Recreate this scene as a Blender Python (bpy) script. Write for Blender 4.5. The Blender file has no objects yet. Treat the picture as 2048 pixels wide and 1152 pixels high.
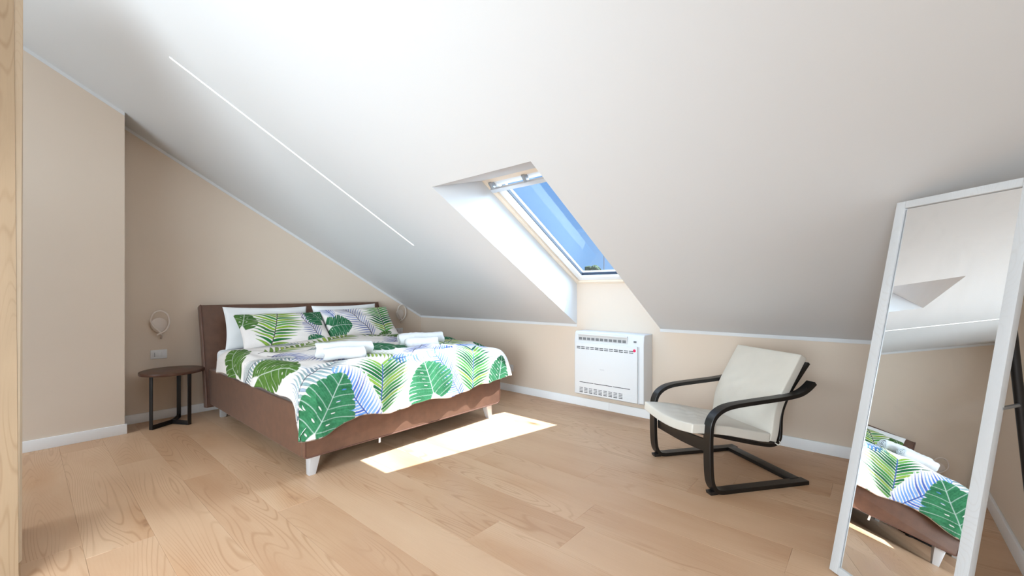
import bpy, bmesh, math, random
import numpy as np
from mathutils import Vector, Matrix, Euler

SC = bpy.context.scene
COL = SC.collection
R = math.radians


def lin(r, g, b):
    def f(c):
        c /= 255.0
        return c / 12.92 if c <= 0.04045 else ((c + 0.055) / 1.055) ** 2.4
    return (f(r), f(g), f(b), 1.0)


# ------------------------------------------------------------------ camera
cam_data = bpy.data.cameras.new('camera')
cam = bpy.data.objects.new('camera', cam_data)
COL.objects.link(cam)
cam.location = (0, 0, 1.2)
cam.rotation_euler = (R(90), 0, R(40.71))
cam_data.sensor_width = 36
cam_data.lens = 36 * 843.4 / 2048
cam_data.shift_y = 10.3 / 2048
cam_data.clip_start = 0.05
SC.camera = cam

# ------------------------------------------------------------------ sky, sun, added area lamps, exposure
world = bpy.data.worlds.new('sky')
SC.world = world
world.use_nodes = True
wn = world.node_tree
wn.nodes.clear()
_tc = wn.nodes.new('ShaderNodeTexCoord')
_sep = wn.nodes.new('ShaderNodeSeparateXYZ')
_rmp = wn.nodes.new('ShaderNodeValToRGB')
_bg = wn.nodes.new('ShaderNodeBackground')
_out = wn.nodes.new('ShaderNodeOutputWorld')
wn.links.new(_tc.outputs['Generated'], _sep.inputs[0])
wn.links.new(_sep.outputs['Z'], _rmp.inputs[0])
wn.links.new(_rmp.outputs[0], _bg.inputs[0])
wn.links.new(_bg.outputs[0], _out.inputs[0])
cr = _rmp.color_ramp
cr.elements[0].position = 0.0
cr.elements[0].color = lin(150, 198, 252)
cr.elements[1].position = 0.6
cr.elements[1].color = lin(120, 166, 242)
_bg.inputs[1].default_value = 1.0

sun_d = bpy.data.lights.new('sun', 'SUN')
sun_d.energy = 17.0
sun_d.angle = R(0.5)
sun_d.color = (0.97, 0.98, 1.0)
sun = bpy.data.objects.new('sun', sun_d)
COL.objects.link(sun)
sun.rotation_euler = Vector((-0.392, -0.475, -1.0)).to_track_quat('-Z', 'Y').to_euler()
sun.location = (0, 6, 10)


def area(name, loc, target, sx, sy, power, color, spread=180):
    d = bpy.data.lights.new(name, 'AREA')
    d.shape = 'RECTANGLE'
    d.size, d.size_y = sx, sy
    d.energy = power
    d.color = color
    d.spread = R(spread)
    o = bpy.data.objects.new(name, d)
    COL.objects.link(o)
    o.location = loc
    o.rotation_euler = (Vector(target) - Vector(loc)).to_track_quat('-Z', 'Y').to_euler()
    return o


# added area lamps, unseen: the skylight's daylight boosted, and fill from behind the camera
area('skylight_low_boost', (0.9, 5.4, 4.3), (-2.0, 3.2, 1.75), 4.0, 3.6, 820, (0.62, 0.82, 1.0))
area('skylight_high_boost', (-1.9, 2.6, 6.0), (-2.0, 3.2, 1.75), 7.0, 6.0, 520, (0.42, 0.70, 1.0))
area('skylight_horizon_boost', (-0.5, 7.6, 3.3), (-2.0, 3.2, 1.75), 3.0, 2.0, 700, (0.66, 0.84, 1.0))
area('rear_low_fill', (-1.4, -6.6, 1.6), (-2.4, 2.6, 0.2), 4.4, 2.0, 160, (0.72, 0.88, 1.0))  # added fill lamp, no opening in the rear wall
area('rear_high_fill', (-2.6, -3.2, 3.4), (-2.8, -2.2, -1.0), 4.0, 1.8, 210, (0.72, 0.88, 1.0))  # added overhead fill, the ceiling is closed here
area('side_wide_fill', (0.25, -1.5, 0.9), (-4.6, 2.4, 0.7), 1.9, 1.5, 95, (0.76, 0.90, 1.0))  # added to lift the headboard side, no opening here
area('side_narrow_fill', (0.2, -1.9, 1.1), (-4.9, 2.4, 0.8), 2.2, 1.6, 95, (0.76, 0.90, 1.0), 100)  # added narrower beam towards the headboard, no opening here

SC.view_settings.view_transform = 'Standard'
SC.view_settings.look = 'None'
SC.view_settings.exposure = 0.08
SC.view_settings.gamma = 1.0
SC.view_settings.use_curve_mapping = False

# ------------------------------------------------------------------ materials


def new_mat(name):
    m = bpy.data.materials.new(name)
    m.use_nodes = True
    nt = m.node_tree
    b = nt.nodes['Principled BSDF']
    return m, nt, b


def set_in(b, **kw):
    for k, v in kw.items():
        b.inputs[k.replace('_', ' ')].default_value = v


def bump(nt, b, scale, strength, dist=0.002, detail=4, stretch=None, coord='Object'):
    tc = nt.nodes.new('ShaderNodeTexCoord')
    n = nt.nodes.new('ShaderNodeTexNoise')
    n.inputs['Scale'].default_value = scale
    n.inputs['Detail'].default_value = detail
    src = tc.outputs[coord]
    if stretch:
        mp = nt.nodes.new('ShaderNodeMapping')
        mp.inputs['Scale'].default_value = stretch
        nt.links.new(src, mp.inputs[0])
        src = mp.outputs[0]
    nt.links.new(src, n.inputs['Vector'])
    bp = nt.nodes.new('ShaderNodeBump')
    bp.inputs['Strength'].default_value = strength
    bp.inputs['Distance'].default_value = dist
    nt.links.new(n.outputs[0], bp.inputs['Height'])
    nt.links.new(bp.outputs[0], b.inputs['Normal'])
    return n


def plain(name, col, rough=0.5, bscale=0, bstr=0.1, vary=0.0, vscale=3.0, metallic=0.0, spec=0.5, bdist=0.002):
    m, nt, b = new_mat(name)
    b.inputs['Base Color'].default_value = col
    b.inputs['Roughness'].default_value = rough
    b.inputs['Metallic'].default_value = metallic
    b.inputs['Specular IOR Level'].default_value = spec
    if bscale:
        bump(nt, b, bscale, bstr, bdist)
    if vary:
        tc = nt.nodes.new('ShaderNodeTexCoord')
        n = nt.nodes.new('ShaderNodeTexNoise')
        n.inputs['Scale'].default_value = vscale
        n.inputs['Detail'].default_value = 6
        nt.links.new(tc.outputs['Object'], n.inputs['Vector'])
        rp = nt.nodes.new('ShaderNodeValToRGB')
        rp.color_ramp.elements[0].position = 0.3
        rp.color_ramp.elements[1].position = 0.7
        rp.color_ramp.elements[0].color = [c * (1 - vary) for c in col[:3]] + [1]
        rp.color_ramp.elements[1].color = [min(1, c * (1 + vary)) for c in col[:3]] + [1]
        nt.links.new(n.outputs[0], rp.inputs[0])
        nt.links.new(rp.outputs[0], b.inputs['Base Color'])
    return m


M = {}
M['ceiling'] = plain('white_ceiling_paint', lin(222, 222, 223), 0.9, 60, 0.05, spec=0.2)
M['wall'] = plain('beige_wall_paint', lin(220, 203, 186), 0.85, 90, 0.06, vary=0.012, vscale=2.0, spec=0.25)
M['trim'] = plain('white_trim_paint', lin(240, 240, 241), 0.4, 40, 0.03)
M['white_plastic'] = plain('white_plastic', lin(222, 222, 223), 0.35, 30, 0.02)
M['grey_plastic'] = plain('grey_plastic', lin(120, 122, 125), 0.4, 30, 0.02)
M['dark_slot'] = plain('dark_slot', lin(52, 53, 56), 0.7, 30, 0.02)
M['red_sticker'] = plain('red_sticker', lin(225, 30, 90), 0.5, 30, 0.02)
M['blackwood'] = plain('black_stained_wood', lin(20, 17, 16), 0.36, 60, 0.08, vary=0.25, vscale=9)
M['blackmetal'] = plain('black_metal', lin(30, 26, 25), 0.45, 80, 0.05)
M['walnut'] = None
M['canvas'] = plain('natural_canvas', lin(216, 209, 198), 0.9, 420, 0.25, vary=0.02, vscale=12, spec=0.2)
M['cotton'] = plain('white_cotton', lin(232, 232, 233), 0.9, 260, 0.12, spec=0.2)
M['terry'] = plain('white_terry', lin(214, 213, 213), 0.95, 330, 0.9, spec=0.1, bdist=0.004)
M['leather'] = plain('brown_leather', lin(98, 67, 51), 0.44, 240, 0.25, vary=0.15, vscale=16, spec=0.55)
set_in(M['leather'].node_tree.nodes['Principled BSDF'], Sheen_Weight=0.12, Sheen_Roughness=0.4)
M['leather_seam'] = plain('brown_leather_seam', lin(96, 62, 48), 0.5, 240, 0.2)
M['leg_metal'] = plain('satin_grey_metal', lin(205, 205, 207), 0.35, 60, 0.03, metallic=0.35)
M['steel'] = plain('grey_steel', lin(165, 166, 168), 0.35, 60, 0.03, metallic=0.6)
M['lamp_white'] = plain('warm_white_lacquer', lin(226, 213, 203), 0.5, 60, 0.03)
M['pine'] = plain('pale_lacquered_pine', lin(243, 226, 205), 0.4, 50, 0.04, vary=0.03, vscale=10)
M['gasket'] = plain('black_rubber', lin(25, 32, 48), 0.6, 60, 0.05)
M['leaf_tree'] = plain('dark_green_foliage', lin(60, 92, 60), 0.8, 20, 0.2, vary=0.3, vscale=4)
M['bark'] = plain('bark', lin(90, 75, 62), 0.9, 30, 0.3)
M['roof'] = plain('roof_tiles', lin(150, 100, 80), 0.9, 20, 0.3)
M['facade'] = plain('plaster_facade', lin(205, 195, 180), 0.9, 20, 0.1)


def wood(name, dark, light, knot, axis='X', scale=1.0, rough=0.4, rand=True, line=0.5, knots=True):
    """Grain running along one axis: stretched noise, cathedral rings bent by noise, a few knots, a tone of its own per plank."""
    m, nt, b = new_mat(name)
    N, L = nt.nodes, nt.links
    tc = N.new('ShaderNodeTexCoord')
    src = tc.outputs['Object']
    oi = N.new('ShaderNodeObjectInfo')
    if rand:
        mul = N.new('ShaderNodeMath'); mul.operation = 'MULTIPLY'; mul.inputs[1].default_value = 37.0
        L.new(oi.outputs['Random'], mul.inputs[0])
        cmb = N.new('ShaderNodeCombineXYZ')
        for i in range(3):
            L.new(mul.outputs[0], cmb.inputs[i])
        ad = N.new('ShaderNodeVectorMath'); ad.operation = 'ADD'
        L.new(src, ad.inputs[0]); L.new(cmb.outputs[0], ad.inputs[1])
        src = ad.outputs[0]

    def mapped(sc):
        mp = N.new('ShaderNodeMapping')
        order = {'X': (sc[0], sc[1], sc[1]), 'Z': (sc[1], sc[1], sc[0])}[axis]
        mp.inputs['Scale'].default_value = [o * scale for o in order]
        L.new(src, mp.inputs[0])
        return mp.outputs[0]

    def noise(vec, s, d, r=0.55):
        n = N.new('ShaderNodeTexNoise')
        n.inputs['Scale'].default_value = s
        n.inputs['Detail'].default_value = d
        n.inputs['Roughness'].default_value = r
        L.new(vec, n.inputs['Vector'])
        return n.outputs[0]

    def mathn(op, a, c=None):
        x = N.new('ShaderNodeMath'); x.operation = op
        for i, v in enumerate((a, c)):
            if v is None:
                continue
            if isinstance(v, (int, float)):
                x.inputs[i].default_value = v
            else:
                L.new(v, x.inputs[i])
        return x.outputs[0]

    def ramp(v, p0, p1):
        mr = N.new('ShaderNodeMapRange'); mr.interpolation_type = 'SMOOTHSTEP'
        mr.inputs[1].default_value = p0; mr.inputs[2].default_value = p1
        L.new(v, mr.inputs[0])
        return mr.outputs[0]
    broad = noise(mapped((0.9, 3.0)), 1.0, 3)
    field = noise(mapped((0.42, 4.0)), 1.0, 1.5, 0.5)
    rings = mathn('MULTIPLY', field, 38.0)
    saw = mathn('FRACT', rings)
    tri = mathn('ABSOLUTE', mathn('SUBTRACT', saw, 0.5))
    lines = ramp(tri, 0.30, 0.5)
    fine = noise(mapped((6.0, 150.0)), 1.0, 3)
    mix1 = N.new('ShaderNodeMix'); mix1.data_type = 'RGBA'
    mix1.inputs[6].default_value = dark; mix1.inputs[7].default_value = light
    f0 = mathn('ADD', mathn('MULTIPLY', ramp(broad, 0.25, 0.75), 0.5), mathn('MULTIPLY', fine, 0.25))
    if rand:
        f0 = mathn('ADD', f0, mathn('MULTIPLY', oi.outputs['Random'], 0.30))
    else:
        f0 = mathn('ADD', f0, 0.15)
    L.new(f0, mix1.inputs[0])
    mix2 = N.new('ShaderNodeMix'); mix2.data_type = 'RGBA'; mix2.blend_type = 'MULTIPLY'
    L.new(mix1.outputs[2], mix2.inputs[6])
    mix2.inputs[7].default_value = (0.72, 0.63, 0.54, 1)
    L.new(mathn('MULTIPLY', mathn('MULTIPLY', lines, line), ramp(noise(mapped((0.7, 2.0)), 1.3, 1), 0.35, 0.65)), mix2.inputs[0])
    col = mix2.outputs[2]
    if knots:
        vo = N.new('ShaderNodeTexVoronoi')
        vo.inputs['Scale'].default_value = 1.0
        L.new(mapped((0.85, 2.3)), vo.inputs['Vector'])
        wob = noise(mapped((7.0, 16.0)), 1.0, 3)
        kd = mathn('ADD', vo.outputs['Distance'], mathn('MULTIPLY', mathn('SUBTRACT', wob, 0.5), 0.16))
        kn = mathn('SUBTRACT', 1.0, ramp(kd, 0.0, 0.10))
        halo = mathn('SUBTRACT', 1.0, ramp(kd, 0.0, 0.36))
        mix4 = N.new('ShaderNodeMix'); mix4.data_type = 'RGBA'; mix4.blend_type = 'MULTIPLY'
        L.new(col, mix4.inputs[6]); mix4.inputs[7].default_value = (0.86, 0.74, 0.62, 1)
        L.new(mathn('MULTIPLY', halo, 0.7), mix4.inputs[0])
        mix3 = N.new('ShaderNodeMix'); mix3.data_type = 'RGBA'
        L.new(mix4.outputs[2], mix3.inputs[6]); mix3.inputs[7].default_value = knot
        L.new(mathn('MULTIPLY', kn, 0.9), mix3.inputs[0])
        col = mix3.outputs[2]
    L.new(col, b.inputs['Base Color'])
    b.inputs['Roughness'].default_value = rough
    b.inputs['Specular IOR Level'].default_value = 0.35
    bp = N.new('ShaderNodeBump'); bp.inputs['Strength'].default_value = 0.06; bp.inputs['Distance'].default_value = 0.001
    L.new(fine, bp.inputs['Height']); L.new(bp.outputs[0], b.inputs['Normal'])
    return m


M['floor'] = wood('oak_floor', lin(185, 142, 108), lin(213, 178, 146), lin(118, 74, 44), 'X', 1.0, 0.42, line=0.6)
M['oak'] = wood('pale_oak_veneer', lin(120, 97, 74), lin(150, 125, 98), lin(115, 85, 60), 'Z', 1.6, 0.5, rand=False, line=0.5, knots=False)
M['oak_edge'] = wood('pale_oak_edge', lin(172, 148, 122), lin(190, 168, 142), lin(190, 150, 110), 'Z', 2.0, 0.5, rand=False, line=0.15, knots=False)
M['walnut'] = wood('dark_walnut', lin(66, 42, 32), lin(98, 66, 50), lin(40, 25, 18), 'X', 2.0, 0.35, rand=False, line=0.5, knots=False)
M['whitewash'] = wood('white_stained_wood', lin(200, 200, 201), lin(214, 214, 215), lin(195, 195, 195), 'Z', 2.0, 0.4, rand=False, line=0.15, knots=False)

# mirror glass, with the wiped smear that greys its middle
m, nt, b = new_mat('mirror_glass')
set_in(b, Base_Color=(0.93, 0.94, 0.94, 1), Roughness=0.0, Metallic=1.0)
df = nt.nodes.new('ShaderNodeBsdfDiffuse'); df.inputs[0].default_value = lin(210, 210, 210)
mx = nt.nodes.new('ShaderNodeMixShader')
tc = nt.nodes.new('ShaderNodeTexCoord'); nz = nt.nodes.new('ShaderNodeTexNoise')
nz.inputs['Scale'].default_value = 3.0; nz.inputs['Detail'].default_value = 5; nz.inputs['Distortion'].default_value = 1.2
nt.links.new(tc.outputs['Object'], nz.inputs['Vector'])
mr = nt.nodes.new('ShaderNodeMapRange'); mr.inputs[1].default_value = 0.5; mr.inputs[2].default_value = 0.8
mr.inputs[3].default_value = 0.0; mr.inputs[4].default_value = 0.12
nt.links.new(nz.outputs[0], mr.inputs[0]); nt.links.new(mr.outputs[0], mx.inputs[0])
nt.links.new(b.outputs[0], mx.inputs[1]); nt.links.new(df.outputs[0], mx.inputs[2])
nt.links.new(mx.outputs[0], nt.nodes['Material Output'].inputs[0])
M['mirror'] = m

# window pane: clear, reflecting by angle
m, nt, b = new_mat('window_glass')
nt.nodes.remove(b)
tr = nt.nodes.new('ShaderNodeBsdfTransparent'); tr.inputs[0].default_value = (0.94, 0.97, 0.98, 1)
gl = nt.nodes.new('ShaderNodeBsdfGlossy'); gl.inputs['Roughness'].default_value = 0.0
fr = nt.nodes.new('ShaderNodeFresnel')
ge = nt.nodes.new('ShaderNodeNewGeometry')
im = nt.nodes.new('ShaderNodeMapRange'); im.inputs[3].default_value = 1.45; im.inputs[4].default_value = 1 / 1.45   # same reflectance from both faces
nt.links.new(ge.outputs['Backfacing'], im.inputs[0]); nt.links.new(im.outputs[0], fr.inputs[0])
mx = nt.nodes.new('ShaderNodeMixShader')
nt.links.new(fr.outputs[0], mx.inputs[0]); nt.links.new(tr.outputs[0], mx.inputs[1]); nt.links.new(gl.outputs[0], mx.inputs[2])
nt.links.new(mx.outputs[0], nt.nodes['Material Output'].inputs[0])
M['glass'] = m

m, nt, b = new_mat('led_light')
nt.nodes.remove(b)
em = nt.nodes.new('ShaderNodeEmission'); em.inputs[0].default_value = (1, 0.99, 0.97, 1); em.inputs[1].default_value = 5.0
nt.links.new(em.outputs[0], nt.nodes['Material Output'].inputs[0])
M['led'] = m


def printed(name):
    m, nt, b = new_mat(name)
    a = nt.nodes.new('ShaderNodeAttribute'); a.attribute_name = 'print'
    nt.links.new(a.outputs['Color'], b.inputs['Base Color'])
    b.inputs['Roughness'].default_value = 0.85
    b.inputs['Specular IOR Level'].default_value = 0.2
    bump(nt, b, 14, 0.35, 0.012, 3)
    return m


M['print'] = printed('leaf_print_cotton')

# ------------------------------------------------------------------ building helpers


def origin_of(o):
    v = Vector((0, 0, 0))
    while o is not None:
        v += o.location
        o = o.parent
    return v


def mesh_obj(name, verts, faces, mat, parent=None, smooth=False, bevel=0.0, segs=2, loc=None, sharp=40):
    """World-space vertices become one mesh object under its parent."""
    me = bpy.data.meshes.new(name)
    base = origin_of(parent) if parent is not None else Vector((0, 0, 0))
    if loc is not None:
        base = Vector(loc)
    me.from_pydata([tuple(Vector(v) - base) for v in verts], [], faces)
    me.validate()
    bm = bmesh.new(); bm.from_mesh(me)
    bmesh.ops.recalc_face_normals(bm, faces=bm.faces)
    if bevel:
        ed = [e for e in bm.edges if len(e.link_faces) == 2 and e.calc_face_angle(0) > R(30)]
        bmesh.ops.bevel(bm, geom=ed, offset=bevel, segments=segs, profile=0.6, affect='EDGES', clamp_overlap=True)
    bm.to_mesh(me); bm.free()
    if smooth or bevel:
        me.polygons.foreach_set('use_smooth', [True] * len(me.polygons))
        try:
            me.set_sharp_from_angle(angle=R(sharp))
        except Exception:
            pass
    me.materials.append(mat)
    o = bpy.data.objects.new(name, me)
    COL.objects.link(o)
    if parent is not None:
        o.parent = parent
        if loc is not None:
            o.location = base - origin_of(parent)
    elif loc is not None:
        o.location = base
    return o


def thing(name, label, cat, loc, group=None):
    o = bpy.data.objects.new(name, None)
    o.empty_display_size = 0.1
    COL.objects.link(o)
    o.location = loc
    o['label'] = label
    o['category'] = cat
    if group:
        o['group'] = group
    return o


def tag(o, label, cat, group=None):
    o['label'] = label; o['category'] = cat
    if group:
        o['group'] = group
    return o


def struct(o):
    o['kind'] = 'structure'
    return o


def prism(pts, vec):
    n = len(pts)
    vec = Vector(vec)
    v = [Vector(p) for p in pts] + [Vector(p) + vec for p in pts]
    f = [tuple(range(n))[::-1], tuple(range(n, 2 * n))]
    f += [(i, (i + 1) % n, n + (i + 1) % n, n + i) for i in range(n)]
    return v, f


def boxv(x0, x1, y0, y1, z0, z1, fn=None):
    v = [(x, y, z) for z in (z0, z1) for (x, y) in ((x0, y0), (x1, y0), (x1, y1), (x0, y1))]
    if fn:
        v = [fn(*p) for p in v]
    f = [(3, 2, 1, 0), (4, 5, 6, 7), (0, 1, 5, 4), (1, 2, 6, 5), (2, 3, 7, 6), (3, 0, 4, 7)]
    return v, f


def join(*parts):
    V, Fc = [], []
    for v, f in parts:
        o = len(V)
        V += list(v)
        Fc += [tuple(i + o for i in q) for q in f]
    return V, Fc


def smooth_path(pts, n=8):
    """Catmull-Rom through the points."""
    P = [np.array(p, float) for p in pts]
    P = [2 * P[0] - P[1]] + P + [2 * P[-1] - P[-2]]
    out = []
    for i in range(1, len(P) - 2):
        for k in range(n):
            t = k / n
            a, b_, c, d = P[i - 1], P[i], P[i + 1], P[i + 2]
            out.append(0.5 * ((2 * b_) + (c - a) * t + (2 * a - 5 * b_ + 4 * c - d) * t * t + (3 * b_ - a - 3 * c + d) * t ** 3))
    out.append(P[-2])
    return out


def tube(path, rad, seg=10):
    P = [Vector(p) for p in path]
    V, Fc = [], []
    t0 = (P[1] - P[0]).normalized()
    up = Vector((0, 0, 1)) if abs(t0.z) < 0.9 else Vector((1, 0, 0))
    nrm = t0.cross(up).normalized()
    for i, p in enumerate(P):
        t = (P[min(i + 1, len(P) - 1)] - P[max(i - 1, 0)]).normalized()
        nrm = (nrm - t * nrm.dot(t)).normalized()
        bn = t.cross(nrm)
        rr = rad[i] if hasattr(rad, '__len__') else rad
        for k in range(seg):
            a = 2 * math.pi * k / seg
            V.append(p + nrm * math.cos(a) * rr + bn * math.sin(a) * rr)
    for i in range(len(P) - 1):
        for k in range(seg):
            k2 = (k + 1) % seg
            Fc.append((i * seg + k, i * seg + k2, (i + 1) * seg + k2, (i + 1) * seg + k))
    Fc.append(tuple(range(seg))[::-1])
    Fc.append(tuple(range((len(P) - 1) * seg, len(P) * seg)))
    return V, Fc


def disc(center, rad, z0, z1, n=48, ax='z'):
    cx, cy = center
    pts = [(cx + rad * math.cos(2 * math.pi * k / n), cy + rad * math.sin(2 * math.pi * k / n), z0) for k in range(n)]
    return prism(pts, (0, 0, z1 - z0))


# ------------------------------------------------------------------ room shell
XL, XR, YB, YF = -5.168, 0.4895, 3.909, -7.0      # headboard wall, right wall, knee wall, rear wall
XP, YP = -4.851, 0.572                            # pier: a shallow projection of the headboard wall
HK, SL, YRIDGE = 0.866, 0.562, -1.3
WX0, WX1, WY0 = -2.438, -1.527, 1.942             # skylight shaft


def zc(y):
    return HK + SL * (YB - max(y, YRIDGE))


wall = M['wall']
prof = [(YF, 0), (YB, 0), (YB, HK), (YRIDGE, zc(YRIDGE)), (YF, zc(YRIDGE))]
struct(mesh_obj('wall_left', *prism([(XL, y, z) for y, z in prof], (-0.12, 0, 0)), wall))
struct(mesh_obj('wall_right', *prism([(XR, y, z) for y, z in prof], (0.12, 0, 0)), wall))
struct(mesh_obj('wall_front', *prism([(XL, YF, 0), (XR, YF, 0), (XR, YF, zc(YF)), (XL, YF, zc(YF))], (0, -0.12, 0)), wall))
pp = [(YF, 0), (YP, 0), (YP, zc(YP)), (YRIDGE, zc(YRIDGE)), (YF, zc(YRIDGE))]
struct(mesh_obj('wall_left_pier', *prism([(XP, y, z) for y, z in pp], (XL - XP + 0.001, 0, 0)), wall))
wb = [(XL, 0), (XR, 0), (XR, HK), (WX1, HK), (WX1, 1.30), (WX0, 1.30), (WX0, HK), (XL, HK)]
struct(mesh_obj('wall_back', *prism([(x, YB, z) for x, z in wb], (0, 0.12, 0)), wall))

# ceiling: sloping plane with the shaft up to the skylight, then level behind the ridge
FT, FB = (2.455, 2.118), (YB, 1.300)              # top and foot of the window frame (y, z)
xs = [XL - 0.12, WX0, WX1, XR + 0.12]
cv, cf = [], []


def quad(*p):
    o = len(cv)
    cv.extend(p)
    cf.append(tuple(range(o, o + len(p))))


ys = [YRIDGE, WY0, YB + 0.002]
for i in range(3):
    for j in range(2):
        if i == 1 and j == 1:
            continue
        quad(*[(x, y, zc(y)) for x, y in ((xs[i], ys[j]), (xs[i + 1], ys[j]), (xs[i + 1], ys[j + 1]), (xs[i], ys[j + 1]))])
for x in (WX0, WX1):
    quad((x, WY0, zc(WY0)), (x, YB, HK), (x, FB[0], FB[1]), (x, FT[0], FT[1]))
quad((WX0, WY0, zc(WY0)), (WX1, WY0, zc(WY0)), (WX1, FT[0], FT[1]), (WX0, FT[0], FT[1]))
quad((xs[0], YF, zc(YF)), (xs[3], YF, zc(YF)), (xs[3], YRIDGE, zc(YF)), (xs[0], YRIDGE, zc(YF)))
struct(mesh_obj('ceiling', cv, cf, M['ceiling']))

# outer roof round the window
ADIR = Vector((0, FB[0] - FT[0], FB[1] - FT[1])); ALEN = ADIR.length; ADIR.normalize()
NDIR = Vector((0, -ADIR.z, ADIR.y))


def win(x, a, n):
    return Vector((x, FT[0], FT[1])) + ADIR * a + NDIR * n


rv, rf = [], []
RX = [XL - 0.3, WX0 - 0.015, WX1 + 0.015, XR + 0.3]
RA = [-4.6, -0.015, ALEN + 0.015, ALEN + 0.6]
for i in range(3):
    for j in range(3):
        if i == 1 and j == 1:
            continue
        v, f = boxv(RX[i], RX[i + 1], RA[j], RA[j + 1], 0.09, 0.13, lambda x, a, n: win(x, a, n))
        rf += [tuple(k + len(rv) for k in q) for q in f]; rv += v
struct(mesh_obj('roof', rv, rf, M['roof']))

# white strip where the wall paint stops short of the ceiling
T = 0.004
struct(mesh_obj('trim_1', *boxv(XL, WX0, YB - T, YB, HK - 0.028, HK), M['ceiling']))
struct(mesh_obj('trim_2', *boxv(WX1, XR, YB - T, YB, HK - 0.028, HK), M['ceiling']))
struct(mesh_obj('trim_3', *prism([(XL, YB, HK), (XL, YB, HK - 0.03), (XL, YP, zc(YP) - 0.03), (XL, YP, zc(YP))], (T, 0, 0)), M['ceiling']))
struct(mesh_obj('trim_4', *prism([(XP, YP, zc(YP)), (XP, YP, zc(YP) - 0.03), (XP, -0.9, zc(-0.9) - 0.03), (XP, -0.9, zc(-0.9))], (T, 0, 0)), M['ceiling']))
struct(mesh_obj('trim_5', *prism([(XR, YB, HK), (XR, YB, HK - 0.03), (XR, YRIDGE, zc(YRIDGE) - 0.03), (XR, YRIDGE, zc(YRIDGE))], (-T, 0, 0)), M['ceiling']))

# baseboards
BH, BT = 0.085, 0.014


def baseboard(name, x0, x1, y0, y1):
    return struct(mesh_obj(name, *boxv(x0, x1, y0, y1, 0.0, BH), M['trim'], bevel=0.003))


bb = struct(mesh_obj('baseboard_back', *boxv(XL, -2.052, YB - BT, YB, 0, BH), M['trim'], bevel=0.003))
mesh_obj('baseboard_length', *boxv(-2.0505, XR, YB - BT, YB, 0, BH), M['trim'], parent=bb, bevel=0.003)
baseboard('baseboard_left', XL, XL + BT, YP, YB - BT)
baseboard('baseboard_pier', XP, XP + BT, -0.9, YP + BT)
baseboard('baseboard_right', XR - BT, XR, -0.9, YB - BT)

# floor: sub-floor slab and oak planks laid along the knee wall
fl = struct(mesh_obj('floor', *boxv(XL - 0.1, XR + 0.1, YF - 0.1, YB + 0.1, -0.12, -0.012), plain('dark_subfloor', lin(70, 50, 35), 0.9, 20, 0.1)))
PW, PL = 0.2425, 1.9
known = {0: -2.70, 1: -2.085, 2: -1.46, 3: -2.486, 5: -1.50, 6: -1.127, 7: -1.203, 12: -2.10, 13: -2.75}
random.seed(7)
plank_cache = {}
for r_ in range(-4, 17):
    y0 = 0.43 - PW + r_ * PW
    y1 = min(y0 + PW, YB)
    if y0 > YB - 0.01:
        continue
    off = known.get(r_, -3.0 + random.random() * PL)
    cuts = [off + k * PL for k in range(-3, 4)]
    cuts = [XL] + [c for c in cuts if XL + 0.02 < c < XR - 0.02] + [XR]
    for a, c in zip(cuts[:-1], cuts[1:]):
        g = 0.0002
        mesh_obj('plank', *boxv(a + g, c - g, y0 + g, y1 - g, -0.012, 0.0), M['floor'], parent=fl, bevel=0.0007, segs=1,
                 loc=((a + c) / 2, (y0 + y1) / 2, 0))

# ------------------------------------------------------------------ skylight
w1 = struct(bpy.data.objects.new('window_1', None)); COL.objects.link(w1)
w1.location = win((WX0 + WX1) / 2, ALEN / 2, 0)


def ring(ix, n0, n1, wdt, outer=0.0):
    """Four bars of a rectangular ring in the window plane; ix = inset of its outer edge, wdt = bar width."""
    x0, x1, a0, a1 = WX0 + ix, WX1 - ix, ix, ALEN - ix
    return [boxv(x0, x0 + wdt, a0, a1, n0, n1, win), boxv(x1 - wdt, x1, a0, a1, n0, n1, win),
            boxv(x0 + wdt, x1 - wdt, a0, a0 + wdt, n0, n1, win), boxv(x0 + wdt, x1 - wdt, a1 - wdt, a1, n0, n1, win)]


for v, f in ring(-0.012, -0.001, 0.135, 0.05):
    mesh_obj('frame_bar', v, f, M['pine'], parent=w1, bevel=0.003)
for v, f in ring(0.042, 0.018, 0.10, 0.06):
    mesh_obj('sash_bar', v, f, M['trim'], parent=w1, bevel=0.004)
mesh_obj('gasket', *join(*ring(0.100, 0.045, 0.075, 0.007)), M['gasket'], parent=w1)
mesh_obj('pane', *boxv(WX0 + 0.1, WX1 - 0.1, 0.1, ALEN - 0.1, 0.058, 0.062, win), M['glass'], parent=w1)
hb = mesh_obj('handle_bar', *boxv(WX0 + 0.035, WX1 - 0.035, 0.085, 0.125, -0.035, -0.01, win), M['leg_metal'], parent=w1, bevel=0.006)
for x in (WX0 + 0.05, (WX0 + WX1) / 2 - 0.06, WX1 - 0.22):
    mesh_obj('bracket', *prism([win(x, 0.03, 0.02), win(x, 0.07, 0.02), win(x, 0.115, -0.012), win(x, 0.085, -0.03), win(x, 0.03, -0.012)], (0.03, 0, 0)),
             M['steel'], parent=w1, bevel=0.002)

# ------------------------------------------------------------------ LED strip let into the ceiling
led = thing('led_strip', 'thin glowing white light strip let into the sloping ceiling', 'light', (-3.413, 1.55, zc(1.55)))
SN = Vector((0, -SL, -1)).normalized()


def sl(x, y, d):
    return Vector((x, y, zc(y))) + SN * d


def slope_box(x0, x1, y0, y1, d0, d1, sk=0.0):
    return boxv(x0, x1, y0, y1, d0, d1, lambda x, y, d: sl(x + sk * (y - 0.622), y, d))


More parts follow.
